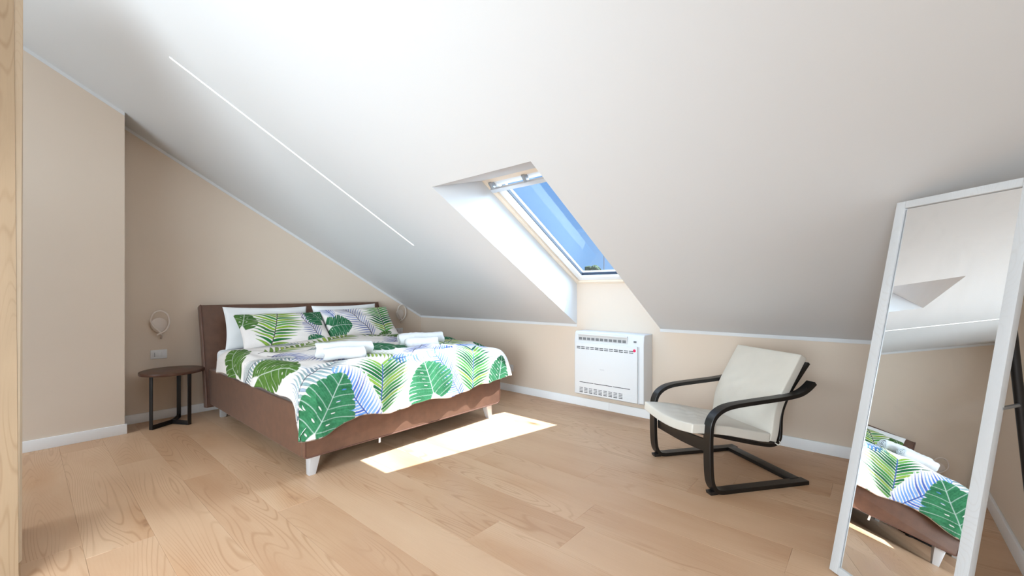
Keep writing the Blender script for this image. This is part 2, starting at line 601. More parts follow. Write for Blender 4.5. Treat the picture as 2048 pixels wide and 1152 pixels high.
SK = (-3.398 + 3.428) / (2.482 - 0.622)
mesh_obj('diffuser', *slope_box(-3.4325, -3.4235, 0.622, 2.482, 0.0005, 0.003, SK), M['led'], parent=led)
for a, b_ in ((-3.435, -3.4325), (-3.4235, -3.421)):
    mesh_obj('profile_edge', *slope_box(a, b_, 0.617, 2.487, -0.004, 0.0035, SK), M['trim'], parent=led)

# ------------------------------------------------------------------ tall oak wardrobe at the left edge of the view
wd = thing('wardrobe', 'tall pale oak wardrobe end at the far left edge of the view', 'wardrobe', (-2.95, -0.75, 0))
mesh_obj('carcass', *boxv(-3.30, -2.70, -1.45, -0.031, 0.085, 2.55), M['oak'], parent=wd, bevel=0.002)
mesh_obj('plinth', *boxv(-3.26, -2.69, -1.43, -0.0035, 0.0, 0.085), M['oak_edge'], parent=wd)
mesh_obj('side_panel', *prism([(-2.678, -1.45, 0.0), (-2.678, -0.0085, 0.0), (-2.678, -0.0225, 2.55), (-2.678, -1.45, 2.55)], (-0.022, 0, 0)), M['oak'], parent=wd)
V = [(-2.680, -0.0085, 0.085), (-2.700, 0.0005, 0.085), (-3.30, 0.0005, 0.085), (-3.30, -0.030, 0.085), (-2.70, -0.030, 0.085)]
V2 = [(-2.680, -0.0225, 2.55), (-2.700, 0.0035, 2.55), (-3.30, 0.0035, 2.55), (-3.30, -0.030, 2.55), (-2.70, -0.030, 2.55)]
mesh_obj('door', V + V2, [(4, 3, 2, 1, 0), (5, 6, 7, 8, 9), (0, 1, 6, 5), (1, 2, 7, 6), (2, 3, 8, 7), (3, 4, 9, 8), (4, 0, 5, 9)], M['oak_edge'], parent=wd)

# ------------------------------------------------------------------ side table
tb = thing('side_table', 'small round dark walnut side table with black metal legs beside the bed', 'side table', (-4.915, 0.905, 0))
TC = (-4.915, 0.905)
mesh_obj('tabletop', *disc(TC, 0.238, 0.468, 0.494, 72), M['walnut'], parent=tb, bevel=0.006)
for a in (-58, 28, 155):
    ca, sa = math.cos(R(a)), math.sin(R(a))

    def tf(r, l, z, ca=ca, sa=sa):
        return (TC[0] + ca * r - sa * l, TC[1] + sa * r + ca * l, z)
    w = 0.0165
    mesh_obj('leg', *boxv(0.192, 0.2, -w, w, 0.0, 0.462, tf), M['blackmetal'], parent=tb, bevel=0.002)
    mesh_obj('foot_bar', *boxv(0.0, 0.192, -w, w, 0.0, 0.008, tf), M['blackmetal'], parent=tb, bevel=0.002)
    mesh_obj('top_bar', *boxv(0.0, 0.2, -w, w, 0.46, 0.468, tf), M['blackmetal'], parent=tb, bevel=0.002)
    mesh_obj('riser', *boxv(0.0, 0.192, -0.004, 0.004, 0.008, 0.036, tf), M['blackmetal'], parent=tb)

# ------------------------------------------------------------------ ring wall lamps
loop_yz = [(0.826, 0.808), (0.886, 0.841), (0.912, 0.89), (0.916, 0.945), (0.898, 1.003), (0.849, 1.032), (0.802, 1.01), (0.781, 0.95), (0.799, 0.893), (0.842, 0.838), (0.862, 0.805), (0.866, 0.776)]


def wall_lamp(dy, label):
    t = thing('wall_lamp', label, 'wall lamp', (XL, 0.85 + dy, 0.9), 'ring wall lamps either side of the bed')
    sp = smooth_path(loop_yz, 7)
    n = len(sp)
    path = [(XL + 0.062 - 0.045 * max(0, (i / n - 0.86) / 0.14) ** 1.2, p[0] + dy, p[1]) for i, p in enumerate(sp)]
    mesh_obj('ring', *tube(path, 0.0075, 10), M['lamp_white'], parent=t, smooth=True)
    e = path[-1]
    mesh_obj('stem', *tube([(e[0] + 0.004, e[1], e[2] + 0.004), (XL + 0.008, e[1], e[2] - 0.004), (XL, e[1], e[2] - 0.004)], 0.0075, 10), M['lamp_white'], parent=t, smooth=True)
    N = 40
    pts = []
    for k in range(N):
        a = 2 * math.pi * k / N
        rr = 0.062
        y, z = rr * math.cos(a), rr * math.sin(a)
        if z < 0:
            z *= 1.0 + 0.35 * (1 - abs(y) / rr)
        pts.append((XL, 0.848 + dy + y, 0.905 + z))
    mesh_obj('wall_plate', *prism(pts, (0.022, 0, 0)), M['lamp_white'], parent=t, bevel=0.004)


wall_lamp(0.0, 'white ring wall lamp above the round side table')
wall_lamp(2.68, 'white ring wall lamp in the low corner right of the headboard')


# ------------------------------------------------------------------ socket plates
def socket(label, p0, u, w, h, name='wall_socket', holes=True):
    """p0 = lower corner on the wall, u = direction along the wall, the plate stands out to the room."""
    u = Vector(u); p0 = Vector(p0)
    nrm = Vector((1, 0, 0)) if abs(u.y) > 0.5 else Vector((0, -1, 0))
    t = thing(name, label, 'socket', p0 + u * w / 2 + Vector((0, 0, h / 2)), 'white socket plates')
    f3 = lambda a, d, z: p0 + u * a + nrm * d + Vector((0, 0, z))
    cp = mesh_obj('cover_plate', *boxv(0, w, 0, 0.008, 0, h, f3), M['white_plastic'], parent=t, bevel=0.003)
    for k in range(3):
        a = 0.014 + k * (w - 0.028) / 3
        mesh_obj('insert', *boxv(a + 0.001, a + (w - 0.028) / 3 - 0.001, 0.008, 0.0105, 0.02, h - 0.02, f3), M['white_plastic'], parent=cp, bevel=0.001)
    if holes:
        a = 0.014 + (w - 0.028) / 6
        for k in (-1, 0, 1):
            mesh_obj('hole', *boxv(a - 0.0035, a + 0.0035, 0.0105, 0.0112, h / 2 + k * 0.013 - 0.0035, h / 2 + k * 0.013 + 0.0035, f3), M['dark_slot'], parent=cp)
    return t


socket('white socket plate on the wall just above the side table', (XL, 0.788, 0.577), (0, 1, 0), 0.124, 0.084)
socket('white socket plate behind the far edge of the bed, below the corner lamp', (XL, 3.46, 0.625), (0, 1, 0), 0.124, 0.075)
socket('white socket plate low on the knee wall beside the bed foot', (-3.46, YB, 0.245), (1, 0, 0), 0.122, 0.08, holes=False)

# ------------------------------------------------------------------ air conditioner on the knee wall
ac = thing('air_conditioner', 'white wall mounted air conditioner on the low wall under the skylight', 'air conditioner', (-1.97, YB - 0.1, 0.16))
AX0, AX1, AZ0, AZ1, AD = -2.343, -1.602, 0.165, 0.812, 0.20
AW, AH = AX1 - AX0, AZ1 - AZ0
yb, yf = YB, YB - AD
prof = [(yb, AZ0 + 0.01), (yf + 0.03, AZ0), (yf, AZ0 + 0.015), (yf, AZ1 - 0.09), (yf + 0.012, AZ1 - 0.012), (yf + 0.03, AZ1), (yb, AZ1)]
mesh_obj('casing', *prism([(AX0, y, z) for y, z in prof], (AW, 0, 0)), M['white_plastic'], parent=ac, bevel=0.008, segs=3)


def acf(u, d, v):
    """u, v = fractions across and down the front; d = metres out of it."""
    return (AX0 + u * AW, yf - d, AZ1 - v * AH)


fp = mesh_obj('front_panel', *boxv(0.02, 0.925, 0.0, 0.016, 0.165, 0.975, acf), M['white_plastic'], parent=ac, bevel=0.005, segs=3)
mesh_obj('groove', *boxv(0.928, 0.942, -0.001, 0.0012, 0.17, 0.985, acf), plain('groove_grey', lin(196, 197, 199), 0.5, 30, 0.02), parent=ac)
outlet = mesh_obj('outlet', *boxv(0.065, 0.785, -0.004, 0.0012, 0.045, 0.145, acf), plain('outlet_grey', lin(205, 205, 206), 0.5, 30, 0.02), parent=ac)
for k in range(11):
    u0 = 0.072 + k * 0.0645
    mesh_obj('outlet_slot', *boxv(u0, u0 + 0.05, 0.0012, 0.002, 0.09, 0.13, acf), M['grey_plastic'], parent=outlet)
fl_ = mesh_obj('outlet_flap', *boxv(0.06, 0.79, 0.002, 0.02, 0.028, 0.05, acf), M['white_plastic'], parent=ac, bevel=0.004)
for k in range(12):
    u0 = 0.052 + k * 0.0695
    for dv in (0.0, 0.024):
        mesh_obj('intake_slot', *boxv(u0, u0 + 0.056, 0.0145, 0.0168, 0.232 + dv, 0.243 + dv, acf), M['dark_slot'], parent=fp)
for u0, u1 in ((0.095, 0.31), (0.322, 0.585), (0.596, 0.83)):
    mesh_obj('panel_joint', *boxv(u0, u1, 0.0145, 0.0166, 0.782, 0.791, acf), M['dark_slot'], parent=fp)
for k in range(9):
    u0 = 0.095 + k * 0.0725
    for j in range(4):
        mesh_obj('grille_slot', *boxv(u0, u0 + 0.052, 0.0145, 0.0166, 0.868 + j * 0.022, 0.879 + j * 0.022, acf), M['grey_plastic'] if j < 3 else M['dark_slot'], parent=fp)
for j in range(4):
    mesh_obj('grille_rib', *boxv(0.745, 0.905, 0.0155, 0.0172, 0.868 + j * 0.022, 0.872 + j * 0.022, acf), M['white_plastic'], parent=fp)
mesh_obj('display', *boxv(0.868, 0.905, -0.001, 0.0015, 0.088, 0.115, acf), M['grey_plastic'], parent=ac)
cx, cz = AX0 + 0.888 * AW, AZ1 - 0.225 * AH
mesh_obj('round_sticker', *prism([(cx + 0.0135 * math.cos(2 * math.pi * k / 28), yf - 0.016, cz + 0.0135 * math.sin(2 * math.pi * k / 28)) for k in range(28)], (0, -0.0015, 0)), M['red_sticker'], parent=ac)['label'] = 'round red sticker'
mesh_obj('badge', *boxv(0.405, 0.468, 0.0155, 0.0169, 0.553, 0.566, acf), plain('badge_grey', lin(205, 205, 206), 0.5, 30, 0.02), parent=ac)

# ------------------------------------------------------------------ bed
bed = thing('bed', 'wide brown leather bed with curved headboard and grey metal legs', 'bed', (-3.9, 2.1, 0))
BX0, BX1, BY0, BY1, BZ0, BZ1 = -4.86, -2.75, 1.17, 3.02, 0.14, 0.47
mesh_obj('side_rail', *boxv(BX0, BX1 - 0.046, BY0, BY0 + 0.06, BZ0, BZ1), M['leather'], parent=bed, bevel=0.014, segs=4)
mesh_obj('side_rail', *boxv(BX0, BX1 - 0.046, BY1 - 0.06, BY1, BZ0, BZ1), M['leather'], parent=bed, bevel=0.014, segs=4)
# foot panel with rounded lower corners
rr = 0.045
fpts = []
for cy_, s_ in ((BY0 + rr * 0.35, -1), (BY1 - rr, 1)):
    r0 = rr * 0.35 if s_ < 0 else rr
    seq = [(cy_ + s_ * r0 * math.sin(t), BZ0 + r0 - r0 * math.cos(t)) for t in [math.pi / 2 * k / 6 for k in range(7)]]
    fpts.append(seq)
poly = [(BX1 - 0.05, y, z) for y, z in ([(BY0, BZ1)] + fpts[0][::-1] + fpts[1] + [(BY1, BZ1)])]
fpn = mesh_obj('foot_panel', *prism(poly, (0.05, 0, 0)), M['leather'], parent=bed, bevel=0.010, segs=3)
mesh_obj('foot_piping', *tube([(BX1 + 0.0, BY0 + 0.006, BZ1 - 0.02)] + [(BX1 + 0.0, y + 0.005, z + 0.004) for y, z in fpts[0][::-1]] + [(BX1 + 0.0, y - 0.005, z + 0.004) for y, z in fpts[1]] + [(BX1 + 0.0, BY1 - 0.006, BZ1 - 0.02)], 0.0045, 8), M['leather_seam'], parent=fpn, smooth=True)
mesh_obj('base', *boxv(BX0 + 0.02, BX1 - 0.06, BY0 + 0.06, BY1 - 0.06, 0.18, 0.40), plain('dark_cloth', lin(45, 40, 38), 0.9, 200, 0.1), parent=bed)
# headboard: curved section swept across
hp = smooth_path([(-4.80, 0.112), (-4.835, 0.32), (-4.89, 0.58), (-4.96, 0.86), (-5.035, 1.085)], 7)
hv, hf = [], []
HY0, HY1, NT = 1.135, 3.115, 0.075
sec = []
for i, p in enumerate(hp):
    t = hp[min(i + 1, len(hp) - 1)] - hp[max(i - 1, 0)]
    t = t / np.linalg.norm(t)
    nb = np.array([-t[1], t[0]])
    sec.append((p, p + nb * NT * (1.0 if i < len(hp) - 3 else 0.9)))
prof = [tuple(a) for a, _ in sec] + [tuple(b_) for _, b_ in sec[::-1]]
hbd = mesh_obj('headboard', *prism([(x, HY0, z) for x, z in prof], (0, HY1 - HY0, 0)), M['leather'], parent=bed, bevel=0.014, segs=4, sharp=60)
for y in (HY0 + 0.012, HY1 - 0.012):
    mesh_obj('headboard_piping', *tube([(a[0] + 0.002, y, a[1]) for a, _ in sec], 0.005, 8), M['leather_seam'], parent=hbd, smooth=True)


def bed_leg(x, y, dx, dy):
    v = []
    for z, h, ox, oy in ((0.145, 0.036, 0, 0), (0.0, 0.022, dx, dy)):
        v += [(x + ox - h, y + oy - h, z), (x + ox + h, y + oy - h, z), (x + ox + h, y + oy + h, z), (x + ox - h, y + oy + h, z)]
    f = [(3, 2, 1, 0), (4, 5, 6, 7), (0, 1, 5, 4), (1, 2, 6, 5), (2, 3, 7, 6), (3, 0, 4, 7)]
    mesh_obj('leg', v, f, M['leg_metal'], parent=bed, bevel=0.003)


bed_leg(-2.825, 1.262, -0.008, -0.012)
bed_leg(-2.825, 2.905, 0.0, 0.035)
bed_leg(-4.79, 1.285, -0.01, -0.012)
bed_leg(-4.79, 2.905, -0.01, 0.03)
mesh_obj('pull_tab', *boxv(BX1 - 0.03, BX1 - 0.027, 1.72, 1.735, 0.095, 0.145), M['cotton'], parent=bed)

mt = mesh_obj('mattress', *boxv(-4.80, -2.84, 1.215, 2.975, 0.402, 0.655), M['cotton'], bevel=0.055, segs=6, loc=(-3.82, 2.1, 0.402))
tag(mt, 'thick white mattress in a white sheet on the leather bed', 'mattress')

#BEGIN_DUVET
DX0, DXF, DRF = -4.40, -2.80, 0.10            # head end, start of the fold over the foot, its radius
DY0, DY1, DRS = 1.215, 2.99, 0.095            # folds over the two sides
HEM_Y = [1.05, 1.155, 1.23, 1.30, 1.41, 1.51, 1.62, 1.75, 1.93, 2.115, 2.28, 2.435, 2.56, 2.675, 2.80, 2.94, 3.10, 3.2]
HEM_Z = [0.275, 0.268, 0.275, 0.288, 0.334, 0.346, 0.338, 0.322, 0.338, 0.351, 0.336, 0.334, 0.352, 0.378, 0.372, 0.382, 0.392, 0.392]


def fold(d, r, flare):
    d = np.asarray(d, float)
    a = np.clip(d / r, 0, np.pi / 2)
    ext = np.maximum(d - r * np.pi / 2, 0)
    return np.where(d < 0, d, r * np.sin(a) + flare * ext), np.where(d < 0, 0, r * (1 - np.cos(a)) + ext)


def duvet_surface(nu, nv, hem_rows=False):
    tl, tr_ = -(DRS * np.pi / 2 + 0.085), (DY1 - DY0) + DRS * np.pi / 2 + 0.125
    t = np.linspace(tl, tr_, nv)
    # across
    yl, dl = fold(-t, DRS, 0.10)
    yr, dr = fold(t - (DY1 - DY0), DRS, 0.28)
    y = np.where(t < 0, DY0 - yl, np.where(t > DY1 - DY0, DY1 + yr, DY0 + t))
    dside = np.where(t < 0, dl, np.where(t > DY1 - DY0, dr, 0))
    ztop0 = 0.695 + 0.045 * np.exp(-((y - 2.15) / 0.62) ** 2) + 0.022 * np.clip((y - 1.3) / 1.7, 0, 1)
    lowr = 0.055 * np.clip((y - 2.45) / 0.55, 0, 1) ** 1.5
    hem = np.interp(y, HEM_Y, HEM_Z)
    k = np.ones(9) / 9
    hem = np.convolve(np.pad(hem, 4, mode='edge'), k, 'valid')
    Ltop = DXF - DX0
    drop = np.maximum(ztop0 - lowr - 0.01 - dside - hem, 0.03)
    rr = np.minimum(DRF, drop * 0.9)
    L = Ltop + rr * np.pi / 2 + np.maximum(drop - rr, 0)
    f = np.linspace(0, 1, nu)[:, None]
    s = f * L[None, :]
    x_, dz = fold(s - Ltop, np.broadcast_to(rr[None, :], s.shape), 0.06)
    X = DXF + x_
    Y = np.broadcast_to(y[None, :], X.shape).copy()
    T = np.broadcast_to(t[None, :], X.shape)
    # corners swing out a little
    side = np.clip(-T / 0.25, 0, 1)
    sr = np.clip((T - (DY1 - DY0)) / 0.25, 0, 1)
    fr = np.clip((s - Ltop) / 0.3, 0, 1)
    Y = Y - 0.0 * side * fr + 0.035 * sr * fr
    X = X - 0.035 * side * fr
    puff = np.minimum(1, np.minimum(s / 0.25, 1.0))
    wr = (0.010 * np.sin(T * 7.1 + 1.3 * np.sin(s * 3.1)) * np.sin(s * 4.3 + 0.7) + 0.006 * np.sin(s * 15 + 2.2 * np.sin(T * 5.0))
          + 0.004 * np.sin(T * 23 + 3 * np.sin(s * 6)) + 0.0035 * np.sin(T * 31 - s * 17 + 2 * np.sin(T * 9)))
    flat = 1 - 0.6 * np.clip((s - Ltop) / 0.1, 0, 1)
    Z = ztop0[None, :] - lowr[None, :] * np.clip((s - 0.9) / 0.7, 0, 1) - 0.02 * (1 - puff) ** 2 - dz - dside[None, :] + wr * flat * puff
    hang = np.clip((s - Ltop - 0.05) / 0.2, 0, 1)
    X = X + hang * (0.012 * np.sin(T * 13 + 0.6) + 0.008 * np.sin(T * 29 + 1.0) + 0.006)
    lh = np.clip((-T - 0.12) / 0.15, 0, 1)
    Y = Y + lh * (0.010 * np.sin(s * 11) + 0.006 * np.sin(s * 24 + 1))
    Z = Z + lh * 0.012 * np.sin(s * 5.2 + 0.4) * (1 - fr)
    return X, Y, Z, s, T
#END_DUVET


# the leaf print, drawn straight into a colour per vertex from the cloth's own coordinates (metres along and across the cloth)
def sst(x, a, b_):
    t = np.clip((x - a) / (b_ - a), 0, 1)
    return t * t * (3 - 2 * t)


def val_noise(A, B, scale, seed):
    rng = np.random.RandomState(seed)
    g = rng.rand(64, 64)
    x, y = (A * scale) % 63, (B * scale) % 63
    x, y = np.abs(x), np.abs(y)
    i, j = np.floor(x).astype(int), np.floor(y).astype(int)
    fx, fy = x - i, y - j
    fx, fy = fx * fx * (3 - 2 * fx), fy * fy * (3 - 2 * fy)
    return (g[i, j] * (1 - fx) * (1 - fy) + g[i + 1, j] * fx * (1 - fy) + g[i, j + 1] * (1 - fx) * fy + g[i + 1, j + 1] * fx * fy)


def rgb(*c):
    return np.array(lin(*c)[:3])


def over(img, alpha, col):
    a = alpha[..., None]
    img[:] = img * (1 - a) + col * a


def local(A, B, base, tip, bend):
    d = np.array(tip, float) - np.array(base, float)
    L = np.linalg.norm(d); d /= L
    x = ((A - base[0]) * d[0] + (B - base[1]) * d[1])
    y = (-(A - base[0]) * d[1] + (B - base[1]) * d[0])
    y = y - bend * L * 4 * (x / L) * (1 - x / L)
    return x, y, L


def monstera(img, A, B, base, tip, W, dark, light, seed=0, bend=0.0, slits=5, wash=1.0):
    x, y, L = local(A, B, base, tip, bend)
    xn, r = x / L, np.abs(y) / W
    # heart outline: two lobes reaching back past the stalk, pointed tip
    xx = np.clip((xn + 0.28) / 1.28, 0, 1)
    w = np.sin(np.pi * xx ** 0.72) ** 0.62 * (1 - 0.12 * xx)
    notch = np.clip((-xn) / 0.28, 0, 1)
    v = xn - 0.42 * r * (1 - 0.35 * r) + 0.02 * (val_noise(A, B, 9, seed) - 0.5)
    ph = v * slits + (0.13 if seed % 2 else 0.4)
    fr = ph - np.floor(ph)
    edge = w * (1 - 0.14 * np.exp(-((fr - 0.5) / 0.13) ** 2) * (xn > 0)) - r
    inside = sst(edge, 0, 0.035) * (xn > -0.28) * (xn < 1.0)
    inside = inside * np.where(xn < 0, sst(r - 0.30 * notch, -0.04, 0.01), 1.0)
    h = np.sin(np.floor(ph) * 12.9 + np.sign(y) * 4.1 + seed) * 0.5 + 0.5
    sw = 0.115 * sst(r, 0.28 + 0.22 * h, 0.80 + 0.15 * h) + 0.07 * sst(0.075 - np.abs(r - 0.20), 0.0, 0.05) * (h > 0.35) - 0.021
    slit = sst(sw - np.abs(fr - 0.5), -0.02, 0.02) * (xn > -0.1)
    a = inside * (1 - slit)
    n = 0.55 * val_noise(A, B, 16, seed + 1) + 0.45 * val_noise(A * 3, B * 3, 40, seed + 2)
    streak = val_noise(v * 6, r * 0.5, 11, seed + 3)
    mixv = np.clip(0.15 + 0.55 * n + 0.35 * streak - 0.15 * wash, 0, 1)[..., None]
    col = dark * (1 - mixv) + light * mixv
    fv = np.abs(fr - np.where(fr > 0.5, 1.0, 0.0))
    vein = sst(0.035 - fv, -0.012, 0.012) * 0.55 * (r < 0.92) + sst(0.0032 - np.abs(y), -0.0018, 0.0018) * 0.8 * (xn > -0.05)
    vein = np.clip(vein, 0, 0.8)[..., None]
    col = col * (1 - vein) + (light * 0.4 + 0.45) * vein
    over(img, np.clip(a, 0, 1), col)


def palm(img, A, B, base, tip, W, cols, stem, seed=0, bend=0.0, n=14, k=0.75, thick=0.43, alpha=1.0, wave=0.0):
    x, y, L = local(A, B, base, tip, bend)
    xn, r = x / L, np.abs(y) / W
    side = np.sign(y)
    v = xn - k * (np.abs(y) / L) * (1 - 0.30 * r) + wave * np.sin(r * 5 + side)
    ph = v * n + 0.25 * side
    cell = np.floor(ph); fr = ph - cell - 0.5
    h = np.abs(np.sin(cell * 78.233 + side * 37.7 + seed * 3.1))
    h = (h * 43.7) % 1.0
    wl = np.sin(np.pi * np.clip(0.10 + 0.86 * (cell + 0.5) / n + 0.0, 0, 1)) ** 0.55 * (0.86 + 0.18 * h)
    wl = np.maximum(wl, 0.02)
    q = np.clip(r / wl, 0, 1)
    hw = thick * np.sqrt(np.clip(1 - q, 0, 1)) * (0.55 + 0.45 * np.sin(np.pi * np.clip(q, 0, 1) ** 0.6))
    a = sst(hw - np.abs(fr), -0.05, 0.06) * (r < wl) * (cell >= 0) * (cell < n)
    pal = np.stack(cols)
    idx = (h * len(cols)).astype(int) % len(cols)
    base_c = pal[idx]
    env = sst(wl - r, -0.02, 0.03) * (v > -0.02) * (v < 1.0) * (xn < 1.0)
    over(img, np.clip(env * 0.92, 0, 1), WHITE)
    g = np.clip(0.6 * val_noise(A, B, 14, seed) + 0.5 * val_noise(A * 3, B * 3, 30, seed + 4) - 0.15, 0, 1)[..., None]
    alt = pal[(idx + 1) % len(cols)]
    col = base_c * (1 - 0.45 * g) + alt * 0.45 * g
    dk = sst(np.abs(fr) - hw * 0.62, -0.02, 0.05)[..., None] * 0.35
    col = col * (1 - dk)
    over(img, np.clip(a * alpha, 0, 1), col)
    st_ = sst(0.0042 - np.abs(y), -0.0018, 0.0018) * (xn > -0.06) * (xn < 1.0)
    over(img, np.clip(st_ * alpha, 0, 1), stem)


WHITE = rgb(224, 217, 213)
G1, G2 = rgb(12, 66, 36), rgb(66, 132, 92)
OL1, OL2 = rgb(44, 80, 22), rgb(98, 132, 60)
FRESH = [rgb(30, 100, 46), rgb(52, 128, 56), rgb(78, 148, 78), rgb(146, 178, 66), rgb(26, 92, 56)]
BLUE = [rgb(58, 104, 184), rgb(92, 138, 206), rgb(128, 168, 220), rgb(74, 98, 178)]
GREY = [rgb(120, 142, 144), rgb(150, 168, 168), rgb(104, 124, 128), rgb(140, 150, 166)]
LILAC = [rgb(112, 116, 164), rgb(144, 150, 188), rgb(96, 100, 146), rgb(156, 164, 200)]
OLIVE = [rgb(92, 122, 48), rgb(122, 146, 72), rgb(76, 108, 44), rgb(160, 176, 72)]
STEM_D, STEM_B, STEM_N = rgb(70, 62, 70), rgb(60, 84, 150), rgb(52, 76, 96)


def duvet_print(A, B):
    img = np.ones(A.shape + (3,)) * WHITE
    P_ = lambda *a, **k: palm(img, A, B, *a, **k)
    Q_ = lambda *a, **k: monstera(img, A, B, *a, **k)
    # far half and head end
    P_((0.55, 0.10), (0.30, 0.98), 0.24, OLIVE, STEM_D, seed=3, n=18)
    P_((0.10, 1.15), (0.55, 1.95), 0.24, OLIVE, STEM_D, seed=5, n=16)
    P_((0.95, 1.05), (0.55, 1.55), 0.20, LILAC, STEM_D, seed=6, n=18)
    P_((0.70, 0.10), (1.45, 0.36), 0.15, LILAC, STEM_D, seed=7, n=22, thick=0.44)
    P_((0.78, 0.35), (0.95, 1.05), 0.17, GREY, STEM_D, seed=8, n=18, thick=0.44)
    P_((1.55, 1.15), (1.05, 1.75), 0.22, OLIVE, STEM_N, seed=9, n=16)
    Q_((1.10, 0.66), (1.52, 1.0), 0.21, G1, G2, seed=2)
    Q_((0.85, 1.75), (1.30, 1.95), 0.2, G1, G2, seed=4)
    Q_((0.50, 1.55), (0.20, 1.30), 0.2, OL1, OL2, seed=6)
    P_((1.68, 0.58), (1.64, 1.18), 0.10, BLUE, STEM_B, seed=10, n=22, thick=0.38, wave=0.03)
    P_((1.45, 0.40), (1.05, 0.58), 0.13, OLIVE, STEM_D, seed=11, n=12)
    # near side
    P_((0.72, -0.25), (1.00, 0.14), 0.15, GREY, STEM_D, seed=12, n=18, thick=0.38, wave=0.02)
    P_((1.78, -0.25), (1.50, 0.26), 0.15, GREY, STEM_D, seed=13, n=18, thick=0.38, wave=0.02)
    Q_((0.52, -0.20), (0.16, 0.06), 0.18, OL1, OL2, seed=1)
    Q_((1.03, -0.17), (1.50, -0.03), 0.215, OL1, OL2, seed=3, bend=0.05)
    P_((0.30, 0.55), (0.02, 0.20), 0.16, GREY, STEM_D, seed=41, n=16)
    P_((1.30, 0.42), (1.62, 0.62), 0.12, OLIVE, STEM_N, seed=42, n=12)
    P_((1.40, 1.10), (1.62, 0.80), 0.12, LILAC, STEM_D, seed=43, n=14)
    P_((1.62, 1.30), (1.45, 1.80), 0.13, BLUE, STEM_B, seed=44, n=18)
    P_((0.20, 1.98), (0.75, 1.85), 0.15, GREY, STEM_D, seed=45, n=16)
    # foot end
    Q_((1.90, 1.16), (1.76, 1.20), 0.08, OL2, G2, seed=13)
    P_((2.06, 0.442), (1.70, 0.49), 0.27, FRESH, STEM_B, seed=15, n=15, k=0.75, thick=0.50)
    P_((2.12, 0.43), (1.68, 0.13), 0.16, BLUE, STEM_B, seed=14, n=20, thick=0.40, wave=0.02)
    P_((2.10, 1.25), (1.70, 0.98), 0.18, BLUE, STEM_B, seed=16, n=22, thick=0.36, wave=0.02)
    P_((2.06, 1.37), (1.68, 1.405), 0.25, FRESH, STEM_B, seed=17, n=15, k=0.75, thick=0.50)
    Q_((2.03, -0.01), (1.70, 0.20), 0.26, G1, G2, seed=5, wash=0.3)
    Q_((2.00, 0.93), (1.74, 0.86), 0.24, G1, G2, seed=8, wash=-0.2)
    Q_((2.17, 0.62), (2.05, 0.60), 0.10, OL1, G2, seed=7)
    Q_((2.02, 1.70), (1.72, 1.78), 0.17, G1, G2, seed=9)
    Q_((2.15, 1.52), (2.02, 1.50), 0.10, OL1, G2, seed=11)
    Q_((1.35, 1.86), (1.66, 1.98), 0.13, G1, G2, seed=10)
    return img


def pillow_print(A, B, which):
    img = np.ones(A.shape + (3,)) * WHITE
    if which == 0:
        palm(img, A, B, (0.72, 0.05), (0.50, 0.52), 0.17, LILAC, STEM_D, seed=21, n=20, thick=0.3)
        palm(img, A, B, (0.22, -0.02), (0.40, 0.50), 0.27, FRESH + [rgb(140, 180, 50)], STEM_D, seed=22, n=15, k=0.45, thick=0.44)
        monstera(img, A, B, (0.02, 0.28), (0.10, 0.46), 0.13, G1, OL2, seed=23, slits=3)
        monstera(img, A, B, (0.80, 0.30), (0.66, 0.50), 0.16, G1, G2, seed=24)
        monstera(img, A, B, (0.62, 0.0), (0.76, 0.06), 0.08, G1, G2, seed=26)
    else:
        palm(img, A, B, (0.50, -0.02), (0.22, 0.50), 0.18, LILAC, STEM_D, seed=31, n=20, thick=0.3)
        palm(img, A, B, (0.66, 0.02), (0.70, 0.52), 0.24, FRESH, STEM_D, seed=32, n=15, k=0.5, thick=0.44)
        monstera(img, A, B, (0.05, 0.18), (0.27, 0.16), 0.18, G1, G2, seed=33)
        monstera(img, A, B, (0.60, -0.03), (0.74, 0.03), 0.06, G1, OL2, seed=36)
        palm(img, A, B, (0.10, 0.30), (0.05, 0.50), 0.10, BLUE, STEM_B, seed=37, n=12, thick=0.3)
    return img


def grid_obj(name, X, Y, Z, colors, mat, loc, extra=None, closed_ends=False):
    nu, nv = X.shape
    co = np.stack([X, Y, Z], -1).reshape(-1, 3) - np.array(loc)
    a = np.arange(nu * nv).reshape(nu, nv)
    q = np.stack([a[:-1, :-1], a[:-1, 1:], a[1:, 1:], a[1:, :-1]], -1).reshape(-1, 4)
    cols = None if colors is None else colors.reshape(-1, 3)
    if extra is not None:
        eco, eq, ecol = extra(a, co)
        co = np.concatenate([co, eco]); q = np.concatenate([q, eq])
        if cols is not None:
            cols = np.concatenate([cols, ecol(cols)])
    me = bpy.data.meshes.new(name)
    me.vertices.add(len(co)); me.vertices.foreach_set('co', co.astype(np.float32).ravel())
    me.loops.add(len(q) * 4); me.loops.foreach_set('vertex_index', q.astype(np.int32).ravel())
    me.polygons.add(len(q))
    me.polygons.foreach_set('loop_start', np.arange(0, len(q) * 4, 4, dtype=np.int32))
    me.polygons.foreach_set('use_smooth', np.ones(len(q), bool))
    me.update(calc_edges=True)
    if cols is not None:
        at = me.color_attributes.new('print', 'FLOAT_COLOR', 'POINT')
        at.data.foreach_set('color', np.concatenate([cols, np.ones((len(cols), 1))], 1).astype(np.float32).ravel())
    me.validate()
    me.materials.append(mat)
    o = bpy.data.objects.new(name, me)
    COL.objects.link(o)
    o.location = loc
    return o


NU, NV = 600, 640
X, Y, Z, S_, T_ = duvet_surface(NU, NV)
img = duvet_print(S_, T_)


